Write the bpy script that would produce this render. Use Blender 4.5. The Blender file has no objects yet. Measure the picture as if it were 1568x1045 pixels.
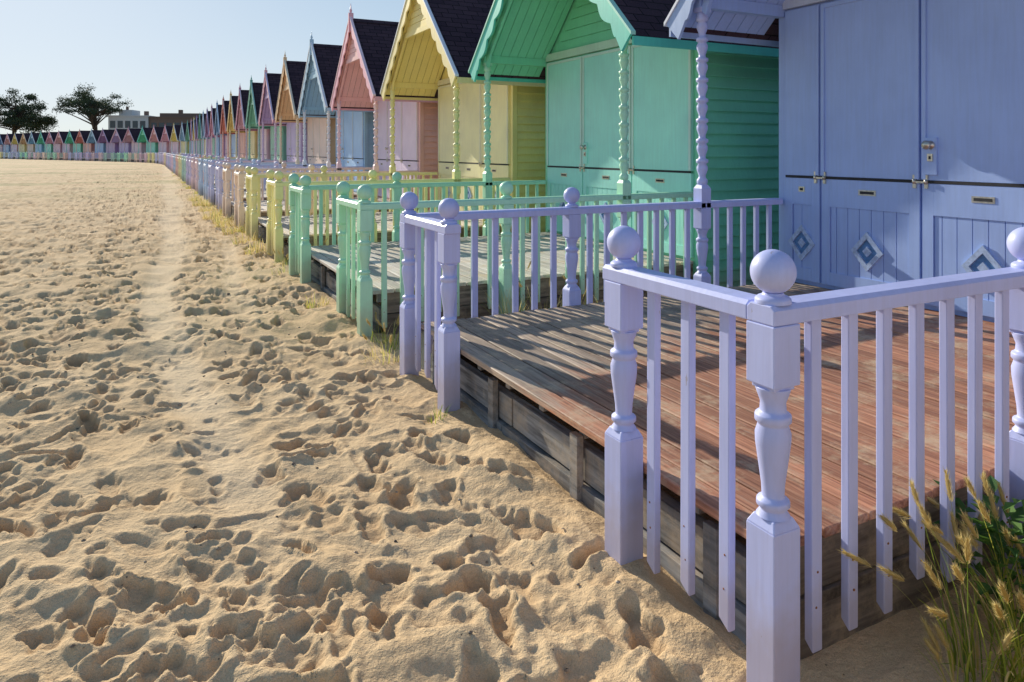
import bpy, math, random
import numpy as np
from mathutils import Vector, Matrix
random.seed(7); rng=np.random.default_rng(11)
scene=bpy.context.scene
coll=scene.collection
R=math.radians
# ------------------------------------------------------------------ helpers
def lin(c):
    out=[]
    for v in c:
        v=v/255.0
        out.append(v/12.92 if v<=0.04045 else ((v+0.055)/1.055)**2.4)
    return tuple(out)+(1.0,)

class MB:
    def __init__(s): s.v=[]; s.f=[]; s.m=[]; s.sm=[]; s.bv=[]
    def add(s,verts,faces,mi=0,smooth=False,bv=0.5):
        o=len(s.v); s.v.extend(verts)
        for f in faces:
            s.f.append(tuple(i+o for i in f)); s.m.append(mi); s.sm.append(smooth); s.bv.append(bv)
    def box(s,x0,x1,y0,y1,z0,z1,mi=0,bv=0.5,taper=0.0):
        t=taper
        v=[(x0,y0,z0),(x1,y0,z0),(x1,y1,z0),(x0,y1,z0),(x0+t,y0+t,z1),(x1-t,y0+t,z1),(x1-t,y1-t,z1),(x0+t,y1-t,z1)]
        f=[(0,3,2,1),(4,5,6,7),(0,1,5,4),(1,2,6,5),(2,3,7,6),(3,0,4,7)]
        s.add(v,f,mi,False,bv)
    def lathe(s,cx,cy,prof,seg=20,mi=0):
        v=[];f=[]
        for (z,r) in prof:
            for k in range(seg):
                a=2*math.pi*k/seg; v.append((cx+r*math.cos(a),cy+r*math.sin(a),z))
        n=len(prof)
        for i in range(n-1):
            for k in range(seg):
                k2=(k+1)%seg
                f.append((i*seg+k,i*seg+k2,(i+1)*seg+k2,(i+1)*seg+k))
        f.append(tuple((n-1)*seg+k for k in range(seg)))
        s.add(v,f,mi,True)
    def extrude(s,poly,axis,a0,a1,mi=0):
        n=len(poly)
        if axis=='x': mk=lambda a,p:(a,p[0],p[1])
        else: mk=lambda a,p:(p[0],a,p[1])
        v=[mk(a0,p) for p in poly]+[mk(a1,p) for p in poly]
        f=[(i,(i+1)%n,n+(i+1)%n,n+i) for i in range(n)]
        f.append(tuple(reversed(range(n)))); f.append(tuple(range(n,2*n)))
        s.add(v,f,mi)
    def mesh(s,name,mats):
        me=bpy.data.meshes.new(name); me.from_pydata(s.v,[],s.f)
        for m in mats: me.materials.append(m)
        me.polygons.foreach_set('material_index',s.m)
        me.polygons.foreach_set('use_smooth',s.sm)
        at=me.attributes.new('bv','FLOAT','FACE'); at.data.foreach_set('value',s.bv)
        me.update()
        return me
def fixn(me):
    import bmesh
    bm=bmesh.new(); bm.from_mesh(me); bmesh.ops.recalc_face_normals(bm,faces=bm.faces); bm.to_mesh(me); bm.free()
def obj(name,me,parent=None,col=None,loc=(0,0,0),rot=0.0):
    o=bpy.data.objects.new(name,me); coll.objects.link(o)
    o.location=loc; o.rotation_euler=(0,0,rot)
    if parent: o.parent=parent
    if col: o.color=col
    return o
# ------------------------------------------------------------------ materials
def newmat(name):
    m=bpy.data.materials.new(name); m.use_nodes=True
    nt=m.node_tree; nt.nodes.clear()
    out=nt.nodes.new('ShaderNodeOutputMaterial'); b=nt.nodes.new('ShaderNodeBsdfPrincipled')
    nt.links.new(b.outputs[0],out.inputs[0])
    return m,nt,b
def N(nt,t,**kw):
    n=nt.nodes.new(t)
    for k,v in kw.items(): setattr(n,k,v)
    return n
def noise(nt,vec,scale,detail=4,rough=0.55):
    n=N(nt,'ShaderNodeTexNoise'); n.inputs['Scale'].default_value=scale; n.inputs['Detail'].default_value=detail
    n.inputs['Roughness'].default_value=rough
    if vec is not None: nt.links.new(vec,n.inputs['Vector'])
    return n.outputs['Fac']
def mapping(nt,vec,scale):
    n=N(nt,'ShaderNodeMapping'); n.inputs['Scale'].default_value=scale; nt.links.new(vec,n.inputs['Vector']); return n.outputs[0]
def ramp(nt,fac,p0,p1,c0=(0,0,0,1),c1=(1,1,1,1)):
    n=N(nt,'ShaderNodeValToRGB'); e=n.color_ramp.elements
    e[0].position=p0; e[1].position=p1; e[0].color=c0; e[1].color=c1
    nt.links.new(fac,n.inputs[0]); return n.outputs[0]
def mix(nt,fac,a,b,bt='MIX'):
    n=N(nt,'ShaderNodeMix',data_type='RGBA',blend_type=bt)
    for s,v in ((n.inputs[0],fac),(n.inputs[6],a),(n.inputs[7],b)):
        if hasattr(v,'links'): nt.links.new(v,s)
        else: s.default_value=v
    return n.outputs[2]
def math_(nt,op,a,b=0.0,clamp=False):
    n=N(nt,'ShaderNodeMath',operation=op); n.use_clamp=clamp
    for s,v in ((n.inputs[0],a),(n.inputs[1],b)):
        if hasattr(v,'links'): nt.links.new(v,s)
        else: s.default_value=v
    return n.outputs[0]
def bump(nt,h,strength,dist,bs,prev=None):
    n=N(nt,'ShaderNodeBump'); n.inputs['Strength'].default_value=strength; n.inputs['Distance'].default_value=dist
    nt.links.new(h,n.inputs['Height'])
    if prev is not None: nt.links.new(prev,n.inputs['Normal'])
    nt.links.new(n.outputs[0],bs.inputs['Normal']); return n.outputs[0]

def paint_mat(name,grain=(45,45,3),rough=0.42,wear=0.5,lighten=0.0):
    m,nt,b=newmat(name)
    oi=N(nt,'ShaderNodeObjectInfo'); tc=N(nt,'ShaderNodeTexCoord'); obc=tc.outputs['Object']
    base=oi.outputs['Color']
    if lighten: base=mix(nt,lighten,base,(0.80,0.80,0.74,1))
    n1=noise(nt,obc,1.7,5); var=ramp(nt,n1,0.3,0.7,(0.90,0.90,0.92,1),(1.05,1.05,1.04,1))
    c=mix(nt,1.0,base,var,'MULTIPLY')
    g=noise(nt,mapping(nt,obc,grain),1.0,5,0.6)
    st=ramp(nt,g,0.35,0.62,(0.84,0.82,0.80,1),(1,1,1,1))
    c=mix(nt,0.35,c,st,'MULTIPLY')
    if wear>0:
        ch=noise(nt,mapping(nt,obc,(grain[0]*.5,grain[1]*.5,grain[2]*3)),1.0,6,0.7)
        chm=ramp(nt,ch,0.70,0.72)
        c=mix(nt,math_(nt,'MULTIPLY',chm,wear),c,(0.30,0.22,0.15,1))
    gp=N(nt,'ShaderNodeNewGeometry'); sx=N(nt,'ShaderNodeSeparateXYZ'); nt.links.new(gp.outputs['Position'],sx.inputs[0])
    z=math_(nt,'ADD',sx.outputs[2],math_(nt,'MULTIPLY',noise(nt,obc,9,4),-0.3))
    dz=ramp(nt,z,-0.12,0.20,(1,1,1,1),(0,0,0,1))
    c=mix(nt,math_(nt,'MULTIPLY',dz,0.42),c,(0.42,0.30,0.20,1))
    nt.links.new(c,b.inputs['Base Color'])
    nt.links.new(math_(nt,'ADD',math_(nt,'MULTIPLY',g,0.3),rough-0.12),b.inputs['Roughness'])
    bump(nt,g,0.3,0.002,b)
    return m
M_paint=paint_mat('painted_wood')
M_trim=paint_mat('painted_trim',lighten=.55,wear=.2)
M_door=paint_mat('painted_door',(30,30,2),0.40,0.12)

def wood_mat(name,c1,c2,c3,red=None,dust=0.5,grain=(60,2.0,60),rough=0.75):
    m,nt,b=newmat(name)
    tc=N(nt,'ShaderNodeTexCoord'); obc=tc.outputs['Object']
    at=N(nt,'ShaderNodeAttribute',attribute_name='bv'); bv=at.outputs['Fac']
    off=N(nt,'ShaderNodeVectorMath',operation='ADD'); cmb=N(nt,'ShaderNodeCombineXYZ')
    nt.links.new(math_(nt,'MULTIPLY',bv,37.0),cmb.inputs[1]); nt.links.new(math_(nt,'MULTIPLY',bv,11.0),cmb.inputs[0])
    nt.links.new(obc,off.inputs[0]); nt.links.new(cmb.outputs[0],off.inputs[1]); v=off.outputs[0]
    g=noise(nt,mapping(nt,v,grain),1.0,7,0.65)
    col=mix(nt,ramp(nt,g,0.35,0.65),c1,c2)
    p=noise(nt,obc,2.3,5)
    col=mix(nt,math_(nt,'MULTIPLY',ramp(nt,p,0.4,0.65),0.6),col,c3)
    if red:
        sx=N(nt,'ShaderNodeSeparateXYZ'); nt.links.new(obc,sx.inputs[0])
        f=math_(nt,'ADD',math_(nt,'MULTIPLY',sx.outputs[1],-0.9),math_(nt,'MULTIPLY',sx.outputs[0],0.30))
        f=math_(nt,'ADD',f,math_(nt,'MULTIPLY',noise(nt,mapping(nt,v,(10,1.5,10)),1.0,6,.7),1.6))
        rf=ramp(nt,f,0.7,1.5)
        rc=mix(nt,ramp(nt,g,0.35,0.62),red[0],red[1])
        wn=ramp(nt,noise(nt,mapping(nt,v,(25,3,25)),1.0,8,.75),.56,.66)
        rc=mix(nt,math_(nt,'MULTIPLY',wn,.6),rc,(0.46,0.33,0.25,1))
        col=mix(nt,rf,col,rc)
    var=math_(nt,'ADD',math_(nt,'MULTIPLY',bv,0.5),0.75)
    vm=N(nt,'ShaderNodeVectorMath',operation='SCALE'); nt.links.new(col,vm.inputs[0]); nt.links.new(var,vm.inputs['Scale'])
    col=vm.outputs[0]
    d=noise(nt,obc,3.1,9,0.75); d2=ramp(nt,d,0.50,0.64)
    col=mix(nt,math_(nt,'MULTIPLY',d2,dust),col,(0.62,0.46,0.30,1))
    nt.links.new(col,b.inputs['Base Color']); b.inputs['Roughness'].default_value=rough
    bump(nt,g,0.7,0.005,b)
    return m
M_deck_red=wood_mat('deck_stained_boards',(0.20,0.14,0.10,1),(0.56,0.43,0.33,1),(0.38,0.28,0.21,1),
    red=((0.24,0.09,0.05,1),(0.56,0.26,0.15,1)),dust=0.8,rough=.66)
M_deck=wood_mat('deck_weathered_boards',(0.38,0.34,0.30,1),(0.68,0.62,0.55,1),(0.56,0.49,0.42,1),dust=0.9)
M_sleeper=wood_mat('weathered_sleeper',(0.07,0.07,0.072,1),(0.36,0.36,0.365,1),(0.19,0.18,0.17,1),dust=0.4,grain=(30,2.2,30))
M_sleeper_side=wood_mat('weathered_sleeper_side',(0.07,0.055,0.045,1),(0.34,0.27,0.215,1),(0.20,0.15,0.11,1),dust=0.4,grain=(2.2,30,30))

def roof_mat():
    m,nt,b=newmat('roof_shingles')
    tc=N(nt,'ShaderNodeTexCoord')
    sx=N(nt,'ShaderNodeSeparateXYZ'); nt.links.new(tc.outputs['Object'],sx.inputs[0])
    cb=N(nt,'ShaderNodeCombineXYZ'); nt.links.new(sx.outputs[0],cb.inputs[0]); nt.links.new(math_(nt,'MULTIPLY',sx.outputs[2],1.4),cb.inputs[1])
    br=N(nt,'ShaderNodeTexBrick'); nt.links.new(cb.outputs[0],br.inputs['Vector'])
    br.inputs['Scale'].default_value=1.0; br.inputs['Brick Width'].default_value=0.3; br.inputs['Row Height'].default_value=0.14
    br.inputs['Mortar Size'].default_value=0.008
    br.inputs['Color1'].default_value=(0.045,0.028,0.040,1); br.inputs['Color2'].default_value=(0.075,0.045,0.058,1); br.inputs['Mortar'].default_value=(0.015,0.012,0.015,1)
    g=noise(nt,tc.outputs['Object'],60,3)
    c=mix(nt,0.4,br.outputs['Color'],ramp(nt,g,0.3,0.7,(0.4,0.4,0.4,1),(1.6,1.6,1.6,1)),'MULTIPLY')
    nt.links.new(c,b.inputs['Base Color']); b.inputs['Roughness'].default_value=0.95
    b.inputs['Specular IOR Level'].default_value=0.15
    bump(nt,math_(nt,'SUBTRACT',g,math_(nt,'MULTIPLY',br.outputs['Fac'],3.0)),0.6,0.006,b)
    return m
M_roof=roof_mat()
def simple(name,col,rough=0.6,metal=0.0,nscale=30,amt=0.25):
    m,nt,b=newmat(name); tc=N(nt,'ShaderNodeTexCoord')
    g=noise(nt,tc.outputs['Object'],nscale,4)
    c=mix(nt,ramp(nt,g,0.3,0.7),tuple(x*(1-amt) for x in col[:3])+(1,),tuple(min(1,x*(1+amt)) for x in col[:3])+(1,))
    nt.links.new(c,b.inputs['Base Color']); b.inputs['Roughness'].default_value=rough; b.inputs['Metallic'].default_value=metal
    return m
M_metal=simple('galvanised_metal',(0.62,0.58,0.50),0.30,0.9)
M_dark=simple('dark_gap',(0.03,0.03,0.035),0.8)
M_rust=simple('rusty_screw',(0.30,0.12,0.05),0.8)

# ------------------------------------------------------------------ hut meshes
X0=1.76
WX=5.70-X0
BX=9.4-X0
PX=4.64-X0
FX=4.52-X0
MXX=3.20-X0
HW=1.75
DZ=0.40
EZ=3.20; RZ=4.95
def build_walls():
    m=MB()
    m.extrude([(-HW,-.1),(HW,-.1),(HW,EZ),(0,EZ+HW-0.08),(-HW,EZ)],'x',WX,WX+.05)
    m.extrude([(-HW,-.1),(HW,-.1),(HW,EZ),(0,EZ+HW-0.08),(-HW,EZ)],'x',BX-.05,BX)
    bh=0.135
    for s in (-1,1):
        z=0.0
        while z<EZ-0.02:
            y_out=s*(HW+.030); y_in=s*(HW+.002)
            z1=min(z+bh,EZ)
            poly=[(s*(HW-.02),z),(y_out,z),(y_out,z+.012),(y_in,z1),(s*(HW-.02),z1)]
            m.extrude(poly,'x',WX+.06,BX-.06)
            z+=bh
        m.box(WX-.012,WX+.075,s*HW-.045 if s>0 else s*HW-.04,s*HW+.04 if s>0 else s*HW+.045,-.1,EZ)
        m.box(BX-.08,BX+.02,min(s*(HW-.02),s*(HW+.045)),max(s*(HW-.02),s*(HW+.045)),-.1,EZ)
    z=EZ+.02
    while z<EZ+HW-.3:
        z1=z+.15; w=HW-(z1-EZ)-.12
        if w>0.05: m.box(WX-.018,WX-.001,-w,w,z,z1-.012)
        z+=.15
    m.box(WX-.06,WX-.002,-HW+.05,HW-.05,EZ-.10,EZ+.012,1)
    for s in (-1,1):
        x=FX+.04
        while x<WX-.05:
            x1=min(x+.145,WX-.02)
            y0,y1=0.02,HW+.22
            zz=lambda y:RZ-y-.075
            v=[(x,s*y0,zz(y0)),(x1-.008,s*y0,zz(y0)),(x1-.008,s*y1,zz(y1)),(x,s*y1,zz(y1))]
            v+=[(a,b,c-.018) for a,b,c in v]
            m.add(v,[(0,1,2,3),(7,6,5,4),(0,4,5,1),(1,5,6,2),(2,6,7,3),(3,7,4,0)])
            x+=.145
        yb=s*HW
        m.box(FX+.05,WX-.02,yb-.045,yb+.045,EZ-.17,EZ-.06)
    zt=3.98
    w=RZ-zt-.14
    m.box(FX+.06,FX+.12,-w,w,zt-.06,zt+.04)
    z=zt+.045
    while z<RZ-.2:
        z1=z+.12; w=RZ-z1-.1
        if w>0.04: m.box(FX+.08,FX+.10,-w,w,z,z1-.01)
        z+=.12
    for s in (-1,1):
        pts=[];pts2=[]
        for k in range(9):
            a=math.pi/2*k/8
            cy=HW-.03-1.05*(1-math.cos(a)); cz=3.0+.98*math.sin(a)
            if cy> RZ-cz-.12: cy=RZ-cz-.12
            pts.append((s*cy,cz)); pts2.append((s*(cy-.07),cz-.05))
        m.extrude(pts+pts2[::-1],'x',FX+.07,FX+.11)
    me=m.mesh('hut_walls',[M_paint,M_trim]); fixn(me); return me
def build_roof():
    m=MB()
    for s in (-1,1):
        v=[];ye=HW+.30
        for x in (FX,BX+.25):
            v+=[(x,0,RZ),(x,s*ye,RZ-ye),(x,s*ye,RZ-ye-.045),(x,0,RZ-.045)]
        m.add(v,[(0,1,5,4),(1,2,6,5),(2,3,7,6),(3,0,4,7),(0,3,2,1),(4,5,6,7)])
    m.extrude([(-.10,RZ-.07),(0,RZ+.035),(.10,RZ-.07),(.08,RZ-.075),(0,RZ+.012),(-.08,RZ-.075)],'x',FX+.01,BX+.26)
    me=m.mesh('hut_roof',[M_roof]); fixn(me); return me
def build_barge():
    m=MB()
    L=(HW+.33)*math.sqrt(2); n=126; sc=8
    for s in (-1,1):
        top=[];bot=[]
        for i in range(n+1):
            u=L*i/n
            d=.145+.065*abs(math.sin(math.pi*sc*i/n))
            if i>n*.93: d=.19+.05*(i-n*.93)/(n*.07)
            ty=u/math.sqrt(2); tz=RZ+.05-u/math.sqrt(2)
            top.append((s*ty,tz)); bot.append((s*max(0.0,ty-d/math.sqrt(2)) ,tz-d/math.sqrt(2) - (max(0,d/math.sqrt(2)-ty))))
        for x0,x1 in ((FX-.035,FX-.004),):
            v=[];f=[]
            for i in range(n+1):
                for x in (x0,x1):
                    v.append((x,)+top[i]); v.append((x,)+bot[i])
            for i in range(n):
                a=i*4;b=a+4
                f+= [(a,a+1,b+1,b),(a+2,b+2,b+3,a+3),(a,b,b+2,a+2),(a+1,a+3,b+3,b+1)]
            f+=[(0,2,3,1),(n*4,n*4+1,n*4+3,n*4+2)]
            m.add(v,f)
        y0=s*(HW+.305); y1=s*(HW+.33)
        m.box(FX,BX+.25,min(y0,y1),max(y0,y1),RZ-HW-.30-.10,RZ-HW-.30-.005)
    m.box(FX-.065,FX-.005+.06,-.03,.03,RZ-.32,RZ+.16)
    m.lathe(FX-.006,0,[(RZ+.16,.03),(RZ+.18,.02),(RZ+.20,.032),(RZ+.23,.034),(RZ+.26,.018),(RZ+.40,.004)],10)
    me=m.mesh('hut_bargeboards',[M_paint]); fixn(me); return me
def build_edge():
    m=MB()
    L=(HW+.35)
    for s in (-1,1):
        v=[]
        for x in (FX-.05,FX-.006+.02):
            v+=[(x,0,RZ+.09),(x,s*L,RZ+.09-L),(x,s*L,RZ+.052-L),(x,0,RZ+.052)]
        m.add(v,[(0,1,5,4),(1,2,6,5),(2,3,7,6),(3,0,4,7),(0,3,2,1),(4,5,6,7)])
    me=m.mesh('hut_edge_trim',[M_paint]); fixn(me); return me
def turned(z0,z1):
    base=[(0,.052),(.05,.038),(.08,.051),(.12,.051),(.145,.034),(.24,.036),(.42,.046),(.56,.054),(.64,.055),(.71,.046),(.735,.056),(.785,.056),(.81,.041),(.88,.039),(.94,.048),(1.0,.056)]
    return [(z0+(z1-z0)*a,r) for a,r in base]
def build_posts():
    m=MB()
    for s in (-1,1):
        y=s*HW; x=PX; h=.056
        m.box(x-h,x+h,y-h,y+h,1.158,1.34); m.box(x-h,x+h,y-h,y+h,1.34,1.375,taper=.02)
        prof=[(1.37,.036),(1.39,.050),(1.42,.050),(1.44,.034)]
        z=1.46
        while z<2.82:
            prof+=[(z,.032),(z+.05,.050),(z+.08,.052),(z+.11,.036),(z+.122,.056),(z+.150,.056),(z+.162,.032)]
            z+=.19
        prof=[p for p in prof if p[0]<2.95]+[(2.96,.05),(2.99,.05)]
        m.lathe(x,y,prof,20)
        m.box(x-h,x+h,y-h,y+h,2.99,EZ-.17)
    me=m.mesh('hut_porch_posts',[M_paint]); fixn(me); return me
M_dia=simple('diamond_trim_paint',lin((175,195,228)),0.4); M_dia2=simple('diamond_centre_paint',lin((90,135,185)),0.4)
def build_doors(var):
    m=MB()
    xf=WX-.002
    if var==0: seams=[1.70,1.27,0.29,-0.69,-1.68]
    else: seams=[1.70,.66,-.52,-1.68]
    zs=1.44; zt=EZ-.12; zb=DZ+.04
    for i in range(len(seams)-1):
        a=seams[i]-.012; b=seams[i+1]+.012
        tm=0 if var==0 else 3
        m.box(xf-.035,xf,b,a,zs+.014,zt)
        m.box(xf-.050,xf-.036,b+.0,b+.035,zs+.02,zt-.01,tm)
        if a-b>.6:
            m.box(xf-.050,xf-.036,a-.035,a,zs+.02,zt-.01,tm)
            m.box(xf-.050,xf-.036,b+.036,a-.036,zt-.045,zt-.01,tm)
        m.box(xf-.018,xf,b,a,zb,zs-.014)
        t=.09
        m.box(xf-.036,xf-.019,b,b+t,zb,zs-.014); m.box(xf-.036,xf-.019,a-t,a,zb,zs-.014)
        m.box(xf-.036,xf-.019,b+t+.001,a-t-.001,zs-.27,zs-.014); m.box(xf-.036,xf-.019,b+t+.001,a-t-.001,zb,zb+.12)
        y=b+t+.004
        while y<a-t-.02:
            y1=min(y+.118,a-t-.004)
            m.box(xf-.027,xf-.0185,y,y1-.007,zb+.12,zs-.272); y+=.118
        if a-b>.3:
            cy=(a+b)/2; cz=.80
            def dia(r0,r1,xa,xb,w=1.0):
                v=[]
                for x in (xb,xa):
                    for r in (r0,r1):
                        v+=[(x,cy+r*w,cz),(x,cy,cz+r),(x,cy-r*w,cz),(x,cy,cz-r)]
                f=[]
                for k in range(4):
                    k2=(k+1)%4
                    f+=[(8+k,8+k2,12+k2,12+k),(k,k2,8+k2,8+k),(4+k,12+k,12+k2,4+k2)]
                m.add(v,f,1)
            dia(.175,.115,xf-.048,xf-.026,.9)
            v=[(xf-.030,cy+.10,cz),(xf-.030,cy,cz+.112),(xf-.030,cy-.10,cz),(xf-.030,cy,cz-.112)]
            m.add(v,[(0,1,2,3)],2)
            dia(.048,.0,xf-.044,xf-.026,.9)
    me=m.mesh('hut_doors',[M_door,M_dia,M_dia2,M_trim]); fixn(me); return me
def build_hw(var):
    m=MB(); xf=WX-.037
    seams=[1.27,0.29,-0.69] if var==0 else [.66,-.52]
    zs=1.44
    for y in seams:
        for sy in (-.05,.05):
            m.box(xf-.014,xf-.001,y+sy-.014,y+sy+.014,zs-.055,zs+.055)
            m.lathe(xf-.02,y+sy,[(zs-.02,.001),(zs-.018,.012),(zs+.018,.012),(zs+.02,.001)],8)
        m.box(xf-.018,xf-.0145,y-.06,y+.06,zs-.012,zs+.004)
    m.box(xf-.004,xf-.0005+.002,-1.66,1.68,zs-.011,zs+.011,1)
    allp=([(1.70,1.27)] if var==0 else [])+list(zip(([1.27,.29,-.69] if var==0 else [1.70,.66,-.52]),([.29,-.69,-1.68] if var==0 else [.66,-.52,-1.68])))
    for a,b in allp:
        c=(a+b)/2; w=.085 if a-b>.6 else .035
        m.box(xf-.006,xf-.0005,c-w,c+w,zs-.145,zs-.095)
        m.box(xf-.010,xf-.0065,c-w+.018,c+w-.018,zs-.132,zs-.108,1)
    yk=.29-.09 if var==0 else .66-.09
    m.box(xf-.018,xf-.001+.0,yk-.05,yk+.05,1.50,1.80,2)
    seg=14;v=[];f=[]
    prof=[(xf-.018,.036),(xf-.024,.036),(xf-.03,.012),(xf-.055,.012),(xf-.062,.030),(xf-.078,.038),(xf-.092,.030),(xf-.098,.002)]
    for x,r in prof:
        for k in range(seg):
            a=2*math.pi*k/seg; v.append((x,yk+r*math.cos(a),1.74+r*math.sin(a)))
    for i in range(len(prof)-1):
        for k in range(seg):
            k2=(k+1)%seg; f.append((i*seg+k,i*seg+k2,(i+1)*seg+k2,(i+1)*seg+k))
    m.add(v,f,0,True)
    m.box(xf-.028,xf-.019,yk-.022,yk+.022,1.61,1.67); m.box(xf-.031,xf-.0285,yk-.008,yk+.008,1.625,1.65,1)
    me=m.mesh('hut_door_hardware',[M_metal,M_dark,M_door]); fixn(me); return me
def build_rail():
    m=MB(); h=.0575
    def short(x,y,zb=-.2):
        m.box(x-h,x+h,y-h,y+h,zb,.52); m.box(x-h,x+h,y-h,y+h,.52,.55,taper=.016)
        m.lathe(x,y,turned(.55,.955),24)
        m.box(x-h+.012,x+h-.012,y-h+.012,y+h-.012,.95,.965)
        m.box(x-h,x+h,y-h,y+h,.965,1.157)
    def ball(x,y):
        p=[(1.219,.056),(1.232,.056),(1.240,.046),(1.243,.034),(1.252,.032)]
        for k in range(2,21):
            a=-math.pi/2+math.pi*k/20; p.append((1.316+.070*math.sin(a),max(.001,.070*math.cos(a))))
        m.lathe(x,y,p,28)
    W=.056
    def capx(x0,x1,y):
        m.extrude([(y-W,1.158),(y+W,1.158),(y+W,1.205),(y+W-.014,1.219),(y-W+.014,1.219),(y-W,1.205)],'x',x0,x1)
    def capy(y0,y1,x):
        m.extrude([(x-W,1.158),(x+W,1.158),(x+W,1.205),(x+W-.014,1.219),(x-W+.014,1.219),(x-W,1.205)],'y',y0,y1)
    def bal(x,y,along,zb,sg):
        a=.024;b=.016
        wx,wy=(a,b) if along=='x' else (b,a)
        jx=random.uniform(-.003,.003); jy=random.uniform(-.003,.003)
        v=[(x-wx+jx,y-wy+jy,zb),(x+wx+jx,y-wy+jy,zb),(x+wx+jx,y+wy+jy,zb+.03),(x-wx+jx,y+wy+jy,zb+.03),(x-wx,y-wy,1.157),(x+wx,y-wy,1.157),(x+wx,y+wy,1.157),(x-wx,y+wy,1.157)]
        m.add(v,[(0,3,2,1),(4,5,6,7),(0,1,5,4),(1,2,6,5),(2,3,7,6),(3,0,4,7)])
        for zz in (.22,.33):
            zz+=random.uniform(-.012,.012); r=.0045; j=random.uniform(-.005,.005)
            if along=='x':
                y0,y1=sorted((y+sg*(b+.004),y+sg*(b-.004))); m.box(x-r+j,x+r+j,y0,y1,zz-r,zz+r,1)
            else: m.box(x-b-.004,x-b+.004,y-r+j,y+r+j,zz-r,zz+r,1)
    for s in (-1,1):
        yc=s*HW; yi=s*(HW-.79)
        for (x,y) in ((0,yc),(0,yi),(MXX,yc)):
            short(x,y); ball(x,y)
        short(PX,yc)
        ya,yb=sorted((yi-s*.075, yc-s*(W+.001)))
        capy(ya,yb,0)
        capx(-W,PX-.002+.0,yc)
        capx(PX+.002,WX-.06,yc)
        for k in range(1,4):
            bal(0,yc+(yi-yc)*k/4,'y',random.uniform(.05,.12),s)
        for (xa,xb,n) in ((0,MXX,8),(MXX,PX,8),(PX,WX-.02,6)):
            for k in range(1,n):
                bal(xa+(xb-xa)*k/n,yc,'x',random.uniform(.06,.18),s)
    me=m.mesh('deck_railing',[M_paint,M_rust]); fixn(me); return me
def build_deck(mats):
    m=MB(); x=.065; i=0
    hy=HW-.065
    while x<WX-.02:
        x1=min(x+.122,WX-.005)
        e0=random.uniform(-.008,.004);e1=random.uniform(-.008,.004); dz=random.uniform(-.003,.003)
        z1=DZ+dz; r=.005
        ya,yb=-hy+e0,hy+e1
        m.extrude([(x,DZ-.034),(x1-.011,DZ-.034),(x1-.011,z1-r),(x1-.011-r,z1),(x+r,z1),(x,z1-r)],'y',ya,yb)
        bv=random.random()
        for k in range(1,9): m.bv[-k]=bv
        x+=.122
    for k in range(9):
        y=-hy+.06+k*(2*hy-.12)/8
        m.box(.15,WX-.1,y-.025,y+.025,DZ-.12,DZ-.036,1,random.random())
    ys=[-hy+.01,-.75,.35,hy-.01]
    for k in range(3):
        m.box(.145+random.uniform(0,.012),.21,ys[k]+.006,ys[k+1]-.006,.07,.235+random.uniform(-.015,.01),1,random.random())
        m.box(.120+random.uniform(0,.012),.20,ys[k]+.1,ys[k+1]+.09 if k<2 else ys[k+1],-.35,.055,1,random.random())
    for k in range(4):
        y=-hy+.3+k*.95
        m.box(.105,.143,y,y+.07,-.2,.30,1,random.random())
    for s in (-1,1):
        y0,y1=sorted((s*(hy-.03),s*(hy-.075)))
        m.box(.20,WX,y0,y1,.17,DZ-.037,2,random.random())
        y0,y1=sorted((s*(hy-.02),s*(hy-.07)))
        m.box(.22,2.1,y0,y1,-.3,.163,2,random.random()); m.box(2.105,WX,y0,y1,-.3,.163,2,random.random())
    me=m.mesh('wooden_deck',mats); fixn(me); return me
ME_w=build_walls(); ME_r=build_roof(); ME_b=build_barge(); ME_e=build_edge(); ME_p=build_posts()
ME_d0=build_doors(0); ME_d1=build_doors(1); ME_h0=build_hw(0); ME_h1=build_hw(1)
ME_rail=build_rail(); ME_dk0=build_deck([M_deck_red,M_sleeper,M_sleeper_side]); ME_dk=build_deck([M_deck,M_sleeper,M_sleeper_side])

P=[
 dict(w=(166,190,243),d=(168,193,245),b=(165,190,235),e=(225,230,244),r=(196,203,250)),   # lavender
 dict(w=(130,220,180),d=(170,240,226),b=(96,214,194),e=(170,233,213),r=(184,238,204)),    # green
 dict(w=(250,232,152),d=(253,244,190),b=(250,233,165),e=(238,242,250),r=(251,243,172)),   # yellow
 dict(w=(249,200,198),d=(238,222,243),b=(247,188,203),e=(252,222,230),r=(250,228,208)),   # pink
 dict(w=(168,207,230),d=(182,216,250),b=(184,216,238),e=(246,246,250),r=(216,216,245)),   # blue
 dict(w=(245,206,160),d=(248,222,206),b=(242,204,158),e=(243,228,202),r=(204,222,245)),   # peach
 dict(w=(204,182,220),d=(220,202,236),b=(236,182,194),e=(227,208,232),r=(246,218,220)),   # purple
 dict(w=(148,208,180),d=(176,226,198),b=(122,188,170),e=(172,216,198),r=(224,214,241)),   # green2
 dict(w=(236,188,200),d=(243,214,221),b=(208,140,165),e=(234,210,220),r=(198,227,212)),   # rose
 dict(w=(244,220,150),d=(250,234,180),b=(244,208,140),e=(246,237,205),r=(246,238,190)),   # yellow2
 dict(w=(232,158,146),d=(246,196,182),b=(212,128,124),e=(242,200,190),r=(246,208,194)),   # red
 dict(w=(152,190,227),d=(190,217,243),b=(130,162,204),e=(220,234,246),r=(198,216,241)),   # blue2
 dict(w=(240,190,207),d=(246,215,227),b=(220,152,180),e=(246,224,230),r=(243,215,227)),
 dict(w=(188,152,192),d=(217,190,221),b=(166,128,176),e=(217,196,222),r=(223,206,234)),
]
def bev(o,w):
    b=o.modifiers.new('bev','BEVEL'); b.width=w; b.segments=2; b.limit_method='ANGLE'; b.angle_limit=R(50)
PITCH=4.73; YC0=3.37
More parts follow.
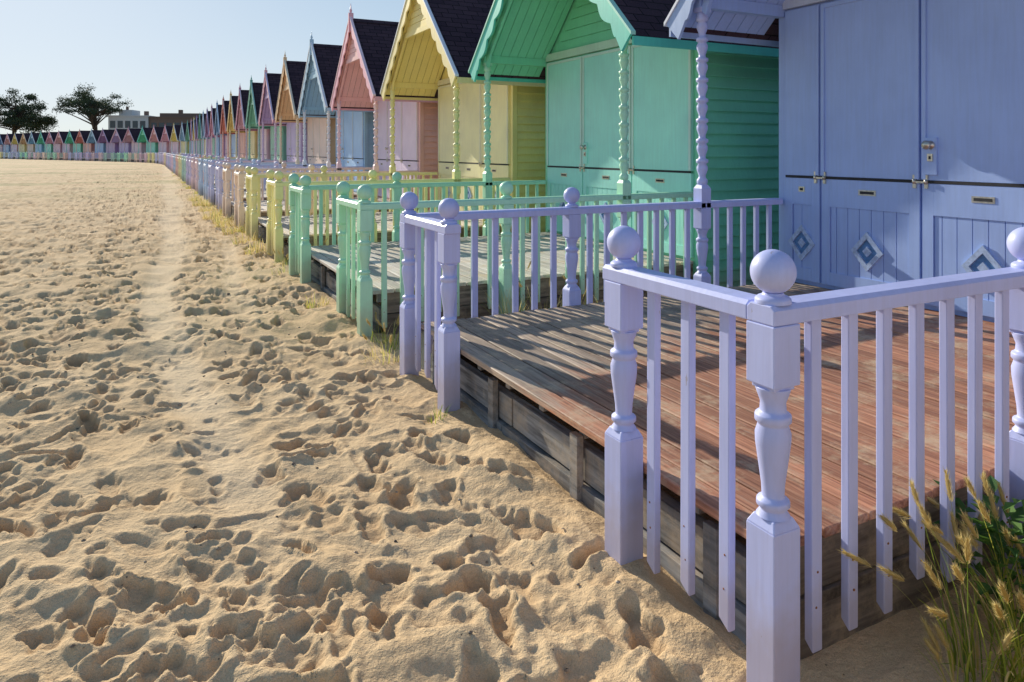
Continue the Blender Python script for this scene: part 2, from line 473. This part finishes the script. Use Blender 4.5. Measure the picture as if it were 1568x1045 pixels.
def path(s):
    Y1=88.0; Lc=34.0; A=R(23.5)
    if s<Y1: return X0,s,0.0
    x,y=X0,Y1; st=0.5; t=0
    while t<s-Y1:
        h=A*min(1,t/Lc); x-=math.sin(h)*st; y+=math.cos(h)*st; t+=st
    return x,y,A*min(1,(s-Y1)/Lc)
def jc(c,a):
    f=1+random.uniform(-a,a)
    return tuple(min(1,v*f*(1+random.uniform(-a,a)*.3)) for v in c[:3])+(1,)
NH=54
for i in range(-1,NH):
    s=YC0+PITCH*i
    x,y,h=path(s) if s>0 else (X0,s,0)
    if i<0: p=P[3]
    elif i<len(P): p=P[i]
    else: p=random.choice(P[1:])
    loc=(x,y,0)
    hut=obj('beach_hut',None,None,None,loc,h)
    a=0.0 if i<14 else .08
    obj('walls',ME_w,hut,jc(lin(p['w']),a)); obj('roof',ME_r,hut)
    bo=obj('bargeboards',ME_b,hut,jc(lin(p['b']),a)); obj('edge_trim',ME_e,hut,lin(p['e']))
    po=obj('porch_posts',ME_p,hut,lin(p['r'] if i<3 else p['e']))
    d=obj('doors',ME_d0 if i==0 else ME_d1,hut,jc(lin(p['d']),a))
    if i<14: obj('door_hardware',ME_h0 if i==0 else ME_h1,hut,lin(p['d']))
    dk=obj('wooden_deck',ME_dk0 if i==0 else ME_dk,None,None,loc,h)
    rl=obj('deck_railing',ME_rail,None,jc(lin(p['r']),a),loc,h)
    if 0<=i<3: bev(rl,.004); bev(d,.003); bev(dk,.003)

# ------------------------------------------------------------------ sand terrain
def vnoise(x,y,scale,seed):
    r=np.random.default_rng(seed).random((256,256))
    xs=x/scale; ys=y/scale
    xi=np.floor(xs).astype(int); yi=np.floor(ys).astype(int)
    fx=xs-xi; fy=ys-yi; fx=fx*fx*fx*(fx*(fx*6-15)+10); fy=fy*fy*fy*(fy*(fy*6-15)+10)
    a=r[xi%256,yi%256]; b=r[(xi+1)%256,yi%256]; c=r[xi%256,(yi+1)%256]; d=r[(xi+1)%256,(yi+1)%256]
    return (a*(1-fx)+b*fx)*(1-fy)+(c*(1-fx)+d*fx)*fy-0.5
def axis(start,fine_end,step,growth,end,maxs=None):
    out=[start]; s=step
    d=1 if end>start else -1
    while (out[-1]-end)*d<0:
        if (out[-1]-fine_end)*d>=0:
            s*=growth
            if maxs and abs(out[-1])<maxs[0]: s=min(s,maxs[1])
        out.append(out[-1]+d*s)
    return out
xs_l=axis(0.0,-1.5,.010,1.025,-900,(14,.09)); xs_r=axis(0.0,1.9,.010,1.12,900)
xs=np.array(xs_l[:0:-1]+xs_r)
ys_u=axis(1.5,5.0,.0105,1.0085,1600,(60,.30)); ys_d=axis(1.5,1.4,.0105,1.12,-300)
def sparsify(a,lim,g=1.12):
    out=[];s=None
    for v in a:
        if abs(v)<lim or not out: out.append(v); continue
        if s is None: s=abs(out[-1]-out[-2])
        if abs(v-out[-1])>=s: out.append(v); s*=g
    return out
ys=np.array(ys_d[:0:-1]+sparsify(ys_u,75))
GX,GY=np.meshgrid(xs,ys,indexing='xy')
print('GRID',GX.shape)
near=np.exp(-np.maximum(0,np.hypot(GX,GY)-60)/60)
H=np.zeros_like(GX)
H+=.07*vnoise(GX,GY,2.6,1)+.05*vnoise(GX,GY,.9,2)
n3=vnoise(GX+.1*vnoise(GX,GY,.5,30),GY,.33,3); H+=.05*n3
nA=vnoise(GX,GY,.075,60); nB=vnoise(GX,GY,.035,61); nC=vnoise(GX,GY,.14,62)
amp=np.clip(1-np.hypot(GX,GY)/30,0.0,1)
w1=GX+.12*vnoise(GX,GY,.30,40)+.05*vnoise(GX,GY,.12,42); w2=GY+.12*vnoise(GX,GY,.30,41)+.05*vnoise(GX,GY,.12,43)
rid=1-np.abs(vnoise(w1,w2,.27,5))*2.6; rid=np.clip(rid,0,1)**1.5
patch=np.clip(.5+1.6*vnoise(GX,GY,.55,71),0,1)
churn=rid*.020+nC*.028+nA*.006*patch
lump=np.maximum(0,vnoise(w1,w2,.13,6)-.10)*.030*patch+np.maximum(0,vnoise(w1,w2,.05,16)-.2)*.018*patch
fine=nB*.0045+vnoise(GX,GY,.02,8)*.003*amp+nA*.006
def trailx(Y): return .42+.10*np.sin(Y*.55+.4)-.25*np.exp(-((Y-10)/5)**2)+.02*np.maximum(0,Y-12)
tw=.14+.006*np.clip(GY,0,40)
tr=np.exp(-((GX-trailx(GY)-.03*n3)/tw)**4)
tr2=np.exp(-((GX-trailx(GY)-.75-.01*GY)/.13)**4)*np.clip((GY-7)/3,0,1)*np.clip((18-GY)/4,0,1)
trail=np.clip(tr*.9+tr2*.7,0,1)*np.clip(.7+.9*vnoise(GX,GY,.6,9)+.35,0,1)*np.clip((GY-2.6)/1.5,0,1)
FP=np.zeros_like(GX)
def stamp(cx,cy,ang,L,Wd,dep,rim):
    ext=L*2.2
    i0,i1=np.searchsorted(xs,[cx-ext,cx+ext]); j0,j1=np.searchsorted(ys,[cy-ext,cy+ext])
    if i1-i0<2 or j1-j0<2: return
    X=GX[j0:j1,i0:i1]-cx; Y=GY[j0:j1,i0:i1]-cy
    a=X*math.cos(ang)+Y*math.sin(ang); b=-X*math.sin(ang)+Y*math.cos(ang)
    wv=Wd*(1+.18*np.tanh(a/L*2)-.18*np.exp(-((a+.15*L)/(.35*L))**2))
    nz=n3[j0:j1,i0:i1]; na=nA[j0:j1,i0:i1]; nb=nB[j0:j1,i0:i1]
    r=np.sqrt((a/L)**2+(b/wv)**2)*(1+.45*nz+.45*na+.28*nb)
    t=np.clip((1.22-r)/.55,0,1); t=t*t*(3-2*t)
    heel=.7+.45*np.exp(-((a-.55*L)/(.4*L))**2)+.25*np.exp(-((a+.6*L)/(.3*L))**2)+.35*na
    v=-dep*t*heel+rim*np.exp(-((r-1.46)/.36)**2)*(1+.4*np.tanh(-a/L))*(1+.9*na+.5*nb)
    F=FP[j0:j1,i0:i1]
    F[:]=np.where(v<0, np.minimum(F*(1-t)+v*1.0,F*.25+v), np.minimum(F*.85+v*.75,.024))
def scatter(n,x0,x1,y0,y1,sc=1.0,dm=1.0,rm=1.0):
    for k in range(n):
        cx=random.uniform(x0,x1); cy=random.uniform(y0,y1)
        if cx>1.66: continue
        ang=random.choice((math.pi/2,-math.pi/2))+random.gauss(.0,.5) if random.random()<.7 else random.uniform(0,6.28)
        L=random.uniform(.09,.155)*sc; W=random.uniform(.042,.066)*sc
        if random.random()<.4: L*=.65; W*=1.05
        dep=random.uniform(.018,.05)*dm
        stamp(cx,cy,ang,L,W,dep,dep*random.uniform(.35,.6)*rm)
scatter(400,-14,1.7,14,30,1.2,.9); scatter(7000,-16,1.75,8,34,1.2,1.25); scatter(2500,-30,2,30,62,1.6,1.4)
scatter(2100,-8,1.75,.3,9,.95,1.05,.8)
for k in range(55):
    a=random.gauss(.15,.28); b=random.gauss(2.75,.22)
    stamp(a,b,random.uniform(0,6.28),random.uniform(.04,.08),random.uniform(.03,.045),random.uniform(.02,.045),.018)
keep=1-.85*trail
dig=np.exp(-((GX-.15)/.4)**2-((GY-2.75)/.35)**2)
H+= (churn+lump*(1+1.2*dig))*keep + fine*(1-.4*trail)*(1+1.2*dig) + FP*keep - .022*trail
H*= (.25+.75*near)
H+=.05*np.exp(-((GX-1.72)/.18)**2)*(.4+.9*vnoise(GX,GY,1.1,12))*(GY<90)
H+=.045*np.exp(-((GX-1.66)/.16)**2-((GY-3.3)/.5)**2)
under=np.clip((GX-1.85)/.2,0,1)
H=H*(1-.55*under)-.02*under
H-=.03*np.exp(-((GX-1.76)/.3)**2-((GY-1.6)/.3)**2)
ny,nx=GX.shape
co=np.stack([GX,GY,H],-1).reshape(-1,3)
idx=np.arange(ny*nx).reshape(ny,nx)
q=np.stack([idx[:-1,:-1],idx[:-1,1:],idx[1:,1:],idx[1:,:-1]],-1).reshape(-1,4)
me=bpy.data.meshes.new('beach_sand'); me.vertices.add(len(co)); me.vertices.foreach_set('co',co.ravel())
me.loops.add(q.size); me.loops.foreach_set('vertex_index',q.ravel())
me.polygons.add(len(q)); me.polygons.foreach_set('loop_start',np.arange(0,q.size,4)); me.polygons.foreach_set('loop_total',np.full(len(q),4))
me.polygons.foreach_set('use_smooth',np.ones(len(q),bool)); me.update(); me.validate()
at=me.attributes.new('trail','FLOAT','POINT'); at.data.foreach_set('value',trail.astype(np.float32).ravel())
at=me.attributes.new('dent_shade','FLOAT','POINT'); at.data.foreach_set('value',np.clip(-FP*keep*22,0,1).astype(np.float32).ravel())
m,nt,b=newmat('sand')
gp=N(nt,'ShaderNodeNewGeometry'); pos=gp.outputs['Position']
n1=noise(nt,pos,1.1,5); n2=noise(nt,pos,260,2,.6); n3_=noise(nt,pos,28,4,.65)
c=mix(nt,ramp(nt,n1,.3,.7),(0.73,0.515,0.295,1),(0.85,0.63,0.385,1))
c=mix(nt,.8,c,ramp(nt,n2,.25,.75,(.66,.64,.62,1),(1.18,1.17,1.15,1)),'MULTIPLY')
c=mix(nt,.55,c,ramp(nt,n3_,.3,.7,(.84,.82,.80,1),(1.08,1.08,1.08,1)),'MULTIPLY')
da=N(nt,'ShaderNodeAttribute',attribute_name='dent_shade'); c=mix(nt,math_(nt,'MULTIPLY',da.outputs['Fac'],.6),c,(0.40,0.25,0.135,1))  # shade in the footprint hollows painted into the sand colour
ta=N(nt,'ShaderNodeAttribute',attribute_name='trail'); c=mix(nt,math_(nt,'MULTIPLY',ta.outputs['Fac'],.5),c,(0.88,0.70,0.48,1))
vo=N(nt,'ShaderNodeTexVoronoi'); vo.inputs['Scale'].default_value=14; nt.links.new(pos,vo.inputs['Vector'])
c=mix(nt,ramp(nt,vo.outputs['Distance'],.035,.06,(1,1,1,1),(0,0,0,1)),c,(0.16,0.11,0.07,1))
sx=N(nt,'ShaderNodeSeparateXYZ'); nt.links.new(pos,sx.inputs[0])
far=ramp(nt,math_(nt,'MULTIPLY',sx.outputs[1],.01),.20,.40)
g1=ramp(nt,noise(nt,mapping(nt,pos,(.12,.22,1)),1.0,7,.65),.48,.60)
c=mix(nt,math_(nt,'MULTIPLY',math_(nt,'MULTIPLY',far,g1),.6),c,(0.42,0.36,0.17,1))
inl=ramp(nt,math_(nt,'MULTIPLY',sx.outputs[0],.01),.10,.12)
c=mix(nt,inl,c,(0.10,0.13,0.045,1))
nt.links.new(c,b.inputs['Base Color']); b.inputs['Roughness'].default_value=.95; b.inputs['Specular IOR Level'].default_value=.2
p1=bump(nt,n3_,.8,.020,b); bump(nt,math_(nt,'ADD',noise(nt,pos,95,3,.7),math_(nt,'MULTIPLY',n2,.35)),.7,.007,b,p1)
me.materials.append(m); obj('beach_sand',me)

# ------------------------------------------------------------------ vegetation
def leafmat(name,c1,c2,trans=.35):
    m,nt,b=newmat(name)
    at=N(nt,'ShaderNodeAttribute',attribute_name='bv')
    c=mix(nt,at.outputs['Fac'],c1,c2); nt.links.new(c,b.inputs['Base Color']); b.inputs['Roughness'].default_value=.6
    out=[n for n in nt.nodes if n.type=='OUTPUT_MATERIAL'][0]
    if trans>0:
        tr=N(nt,'ShaderNodeBsdfTranslucent'); nt.links.new(c,tr.inputs[0]); ms=N(nt,'ShaderNodeMixShader'); ms.inputs[0].default_value=trans
        nt.links.new(b.outputs[0],ms.inputs[1]); nt.links.new(tr.outputs[0],ms.inputs[2]); nt.links.new(ms.outputs[0],out.inputs[0])
    return m
M_grass=leafmat('grass_green',(0.16,0.26,0.03,1),(0.58,0.58,0.09,1),.55)
M_dry=leafmat('grass_dry',(0.62,0.47,0.16,1),(0.84,0.72,0.36,1),.5)
M_leaf=leafmat('broad_leaf',(0.05,0.14,0.03,1),(0.14,0.28,0.05,1),.35)
def blade(m,bx,by,bz,ang,length,lean,width,mi,curve=1.0,seg=6):
    v=[];f=[]; dx,dy=math.cos(ang),math.sin(ang); px,py=-dy,dx
    tw=random.uniform(-.6,.6); px,py=px*math.cos(tw)-py*math.sin(tw),px*math.sin(tw)+py*math.cos(tw)
    tip=None
    x=y=z=0;a=lean*.3
    for k in range(seg+1):
        t=k/seg; w=width*(1-t)**.6*.5+.0004
        v+=[(bx+dx*x+px*w,by+dy*x+py*w,bz+z),(bx+dx*x-px*w,by+dy*x-py*w,bz+z)]
        tip=(bx+dx*x,by+dy*x,bz+z)
        last=a
        x+=math.sin(a)*length/seg; z+=math.cos(a)*length/seg; a+=lean*curve/seg*1.4
    for k in range(seg): f.append((2*k,2*k+1,2*k+3,2*k+2))
    m.add(v,f,mi,True,random.random()); return tip,(dx*math.sin(last),dy*math.sin(last),math.cos(last))
def head(m,tip,d,L,mi=1,n=110):
    d=Vector(d).normalized(); u=d.orthogonal().normalized(); w=d.cross(u)
    for k in range(n):
        t=random.random(); a=random.uniform(0,6.28)
        o=Vector(tip)+d*(t*L-.01)+ (u*math.cos(a)+w*math.sin(a))*.004*(1-t*.5)
        e=(d*1.0+(u*math.cos(a)+w*math.sin(a))*random.uniform(.3,.7)).normalized()*random.uniform(.025,.045)*(1-.3*t)
        s=d.cross(e).normalized()*.0012
        m.add([tuple(o-s),tuple(o+s),tuple(o+e)],[(0,1,2)],mi,False,random.random())
    seg=5
    v=[];f=[]
    for k in range(6):
        t=k/5; r=.0075*math.sin(math.pi*(.12+.83*t))
        for j in range(seg):
            a=6.283*j/seg; p=Vector(tip)+d*(t*L)+(u*math.cos(a)+w*math.sin(a))*r; v.append(tuple(p))
    for k in range(5):
        for j in range(seg): f.append((k*seg+j,k*seg+(j+1)%seg,(k+1)*seg+(j+1)%seg,(k+1)*seg+j))
    m.add(v,f,mi,True,.3)
def clump(name,cx,cy,r,n,hmin,hmax,dryf,heads=0,width=.005,z=0.0):
    m=MB()
    for k in range(n):
        a=random.uniform(0,6.28); rr=r*math.sqrt(random.random())
        bx,by=rr*math.cos(a),rr*math.sin(a)
        blade(m,bx,by,z-.03,a+random.gauss(0,.7),random.uniform(hmin,hmax),random.uniform(.15,1.1),width*random.uniform(.6,1.3),1 if random.random()<dryf else 0)
    for k in range(heads):
        a=random.uniform(0,6.28); rr=r*.8*math.sqrt(random.random())
        tip,d=blade(m,rr*math.cos(a),rr*math.sin(a),z-.03,a+random.gauss(0,.6),random.uniform(hmax*.75,hmax*1.25),random.uniform(.2,.8),.004,0,.8,8)
        head(m,tip,d,random.uniform(.065,.10))
    me=m.mesh(name,[M_grass,M_dry]); return obj(name,me,loc=(cx,cy,0))
clump('wild_barley_clump',2.40,1.34,.13,48,.16,.44,.3,22,.008)
clump('wild_barley_clump',2.53,1.24,.12,40,.16,.44,.3,20,.008)
clump('wild_barley_clump',2.70,1.36,.12,40,.16,.44,.3,14,.008)
clump('wild_barley_clump',2.90,1.42,.12,40,.15,.36,.3,12,.007)
clump('wild_barley_clump',2.22,1.28,.07,16,.08,.2,.4,4,.006)
def weed(cx,cy,n,r,h):
    m=MB()
    for k in range(n):
        a=random.uniform(0,6.28); rr=r*random.random(); z=random.uniform(.03,h); L=random.uniform(.05,.10)
        c=Vector((rr*math.cos(a),rr*math.sin(a),z)); d=Vector((math.cos(a),math.sin(a),random.uniform(-.2,.8))).normalized()
        s=d.cross(Vector((0,0,1))).normalized()*L*.28; up=Vector((0,0,.012))
        m.add([tuple(c),tuple(c+d*L*.4+s+up),tuple(c+d*L),tuple(c+d*L*.4-s+up)],[(0,1,2),(0,2,3)],0,False,random.random())
        blade(m,0,0,-.02,a,z*1.05,.5,.004,0,.5,4) if k%6==0 else None
    me=m.mesh('leafy_weed',[M_leaf]); return obj('leafy_weed',me,loc=(cx,cy,0))
weed(2.80,1.50,150,.17,.38); weed(3.15,1.50,110,.18,.22)
clump('grass_tuft',2.15,1.30,.05,16,.04,.10,.3)
clump('grass_tuft',1.63,4.22,.06,26,.06,.16,.25)
for i in range(0,12):
    yc=YC0+PITCH*i
    ya=yc+HW+.12; yb=yc+PITCH-HW-.1
    for k in range(3 if i<8 else 2):
        clump('dry_grass_clump',random.uniform(1.66,1.95),random.uniform(ya,yb),.16,60,.06,.22,.65,3 if i<4 else 0,.006+.001*i)
    for k in range(5 if i<3 else 2):
        clump('dry_grass_clump',random.uniform(2.0,4.6),random.uniform(ya,yb),.15,55,.2,.48,.7,2,.006+.001*i)
    if i>0:
        clump('dry_grass_clump',random.uniform(1.55,1.70),yc+random.uniform(-1.2,1.2),.12,50,.05,.18,.6,0,.006+.001*i)
for k in range(11):
    clump('dry_grass_clump',random.uniform(1.40,1.70),12.5+k*1.3+random.uniform(-.5,.5),.22,130,.12,.36,.85,0,.010)

m_=MB()
for k in range(190):
    x=random.uniform(-1.6,1.65); y=random.uniform(1.4,9); r=random.uniform(.003,.009)
    if random.random()<.06: r*=2
    i=np.searchsorted(xs,x); j=np.searchsorted(ys,y); z=H[j,i]+r*.3
    v=[];f=[]
    for a in range(4):
        t=math.pi*(a+.5)/4
        for b_ in range(6):
            ph=6.283*b_/6; q_=random.uniform(.8,1.2)
            v.append((x+r*q_*math.sin(t)*math.cos(ph)*1.3,y+r*q_*math.sin(t)*math.sin(ph),z+r*.7*math.cos(t)))
    for a in range(3):
        for b_ in range(6): f.append((a*6+b_,a*6+(b_+1)%6,(a+1)*6+(b_+1)%6,(a+1)*6+b_))
    f.append(tuple(range(6)))
    m_.add(v,f,0,True,random.random())
obj('pebbles',m_.mesh('pebbles',[leafmat('pebble',(0.08,0.07,0.06,1),(0.45,0.38,0.3,1),0)]))

# ------------------------------------------------------------------ distant trees, building
M_bark=simple('bark',(0.07,0.05,0.04),.9)
M_tree=leafmat('pine_foliage',(0.018,0.032,0.012,1),(0.06,0.085,0.025,1),.2)
def limb(m,p0,p1,r0,r1,seg=6,bk=.06,mi=1):
    p0=Vector(p0);p1=Vector(p1); d=(p1-p0).normalized(); u=d.orthogonal().normalized(); w=d.cross(u)
    v=[];f=[];n=4
    bend=Vector((random.uniform(-1,1),random.uniform(-1,1),0))*(p1-p0).length*bk
    for k in range(n+1):
        t=k/n; c=p0.lerp(p1,t)+bend*math.sin(math.pi*t); r=r0+(r1-r0)*t
        for j in range(seg):
            a=6.283*j/seg; v.append(tuple(c+(u*math.cos(a)+w*math.sin(a))*r))
    for k in range(n):
        for j in range(seg): f.append((k*seg+j,k*seg+(j+1)%seg,(k+1)*seg+(j+1)%seg,(k+1)*seg+j))
    m.add(v,f,mi,True,.5)
def tree(cx,cy,H_,W_,crown0,flat,seed,nclump=34):
    random.seed(seed); m=MB()
    top=(random.uniform(-.5,.5),random.uniform(-.5,.5),H_*.72)
    limb(m,(0,0,-.5),top,H_*.032,H_*.018)
    for k in range(nclump):
        a=random.uniform(0,6.28); rr=W_*.5*math.sqrt(random.random())*.92
        zc=H_*(crown0+(1-crown0)*.92*(1-(rr/(W_*.5))**2*.75)*random.uniform(.35,1.0))
        c=Vector((rr*math.cos(a),rr*math.sin(a),zc))
        limb(m,(top[0]*.8,top[1]*.8,H_*random.uniform(.35,.7)),c,H_*.011,H_*.003,5)
        R_=W_*random.uniform(.07,.135)
        for q_ in range(240):
            d=Vector((random.gauss(0,1),random.gauss(0,1),random.gauss(0,.55)))
            d=d.normalized()*R_*random.random()**.4*random.uniform(.7,1.25); d.z*=flat
            o=c+d; s=random.uniform(.10,.22)
            e1=Vector((random.gauss(0,1),random.gauss(0,1),random.gauss(0,1))).normalized(); e2=e1.orthogonal().normalized()
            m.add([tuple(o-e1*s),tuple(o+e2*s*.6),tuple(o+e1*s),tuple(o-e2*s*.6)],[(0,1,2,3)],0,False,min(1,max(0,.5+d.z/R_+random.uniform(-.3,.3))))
    return obj('pine_tree',m.mesh('pine_tree',[M_tree,M_bark]),loc=(cx,cy,0),rot=0)
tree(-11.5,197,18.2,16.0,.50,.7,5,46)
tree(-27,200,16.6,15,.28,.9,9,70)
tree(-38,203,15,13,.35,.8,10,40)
random.seed(3)
mb=MB()
for k in range(60):
    t=k/60; x=-60+t*75+random.uniform(-2,2); y=232-t*40+random.uniform(-3,3); c=Vector((x,y,random.uniform(1.5,3.2))); R_=random.uniform(2,3.4)
    for q_ in range(110):
        d=Vector((random.gauss(0,1),random.gauss(0,1),random.gauss(0,1))).normalized()*R_*random.random()**.33
        o=c+d; s=random.uniform(.25,.5); e1=Vector((random.gauss(0,1),random.gauss(0,1),random.gauss(0,1))).normalized(); e2=e1.orthogonal().normalized()
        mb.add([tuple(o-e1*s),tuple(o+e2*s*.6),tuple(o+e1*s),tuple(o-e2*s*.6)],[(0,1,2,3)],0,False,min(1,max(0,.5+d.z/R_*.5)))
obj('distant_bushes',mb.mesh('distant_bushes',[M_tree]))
bd=obj('flat_roofed_building',None,loc=(4.0,191,-.6),rot=R(-20))
M_render=simple('pale_render',(0.60,0.60,0.60),.8); M_brown=simple('brown_cladding',(0.20,0.13,0.10),.8); M_glass=simple('window_glass',(0.05,0.07,0.09),.15)
def part(name,boxes,mat):
    m=MB()
    for b_ in boxes: m.box(*b_)
    me=m.mesh(name,[mat]); fixn(me); obj(name,me,bd)
part('white_wing',[(-13,-4,0,9,0,10.6),(-11,-8,1,6,10.6,12.0),(-13.2,-3.8,-.2,9.2,10.3,10.62)],M_render)
part('brown_wing',[(-4,9,0.5,9,0,10.2),(-2,7.5,2,8,10.2,11.3),(-4.1,9.2,.3,9.2,10.1,10.4)],M_brown)
wb=[]
for fl in range(3):
    for k in range(5): wb.append((-12.6+k*1.7,-11.4+k*1.7,-.03,.05,1.2+fl*3.2,2.9+fl*3.2))
    for k in range(7): wb.append((-3.4+k*1.75,-2.2+k*1.75,.47,.55,1.2+fl*3.1,2.7+fl*3.1))
part('windows',wb,M_glass)
part('chimney_vents',[(-6,-5.2,3,4,10.6,11.8),(-9.8,-9.3,2,2.5,12,12.8),(2,2.8,3,4,11.3,12.2)],M_brown)

# ------------------------------------------------------------------ light, sky, camera
EL=23.0; AZ=-12.0
w=bpy.data.worlds.new('World'); scene.world=w; w.use_nodes=True; nt=w.node_tree
bg=nt.nodes['Background']; sky=nt.nodes.new('ShaderNodeTexSky'); sky.sky_type='NISHITA'; sky.sun_disc=False
sky.sun_elevation=R(EL); sky.sun_rotation=R(AZ); sky.air_density=1.0; sky.dust_density=.3; sky.ozone_density=2.2
def vm(op,a,b=None):
    n=nt.nodes.new('ShaderNodeVectorMath'); n.operation=op
    for s_,v_ in zip(n.inputs,(a,b)):
        if v_ is None: continue
        if hasattr(v_,'links'): nt.links.new(v_,s_)
        else: s_.default_value=v_
    return n.outputs[0]
# soft shoulder so the bright sky near the sun keeps its tint
k=.15*1.45
den=vm('ADD',vm('MULTIPLY',sky.outputs[0],(k,k,k)),(1,1,1))
g_=k/.15*1.12
num=vm('MULTIPLY',sky.outputs[0],(g_*.91,g_*1.01,g_*1.13))
nt.links.new(vm('DIVIDE',num,den),bg.inputs[0]); bg.inputs[1].default_value=.15
sd=bpy.data.lights.new('sun','SUN'); sd.energy=5.0; sd.angle=R(.5); sd.color=(1,.92,.76)
so=bpy.data.objects.new('sun',sd); coll.objects.link(so)
az=R(AZ);el=R(EL)
S=Vector((math.sin(az)*math.cos(el),math.cos(az)*math.cos(el),math.sin(el)))
so.rotation_euler=(-S).to_track_quat('-Z','Y').to_euler(); so.location=(0,0,30)
cd=bpy.data.cameras.new('camera'); co_=bpy.data.objects.new('camera',cd); coll.objects.link(co_)
co_.location=(0,0,1.7); co_.rotation_euler=(R(90),0,R(-27.2)); cd.sensor_width=36; cd.lens=36*1088/1568
cd.shift_y=-292.5/1568; cd.clip_end=5000; cd.clip_start=.05
scene.camera=co_
scene.view_settings.view_transform='Standard'; scene.view_settings.look='None'; scene.view_settings.exposure=0
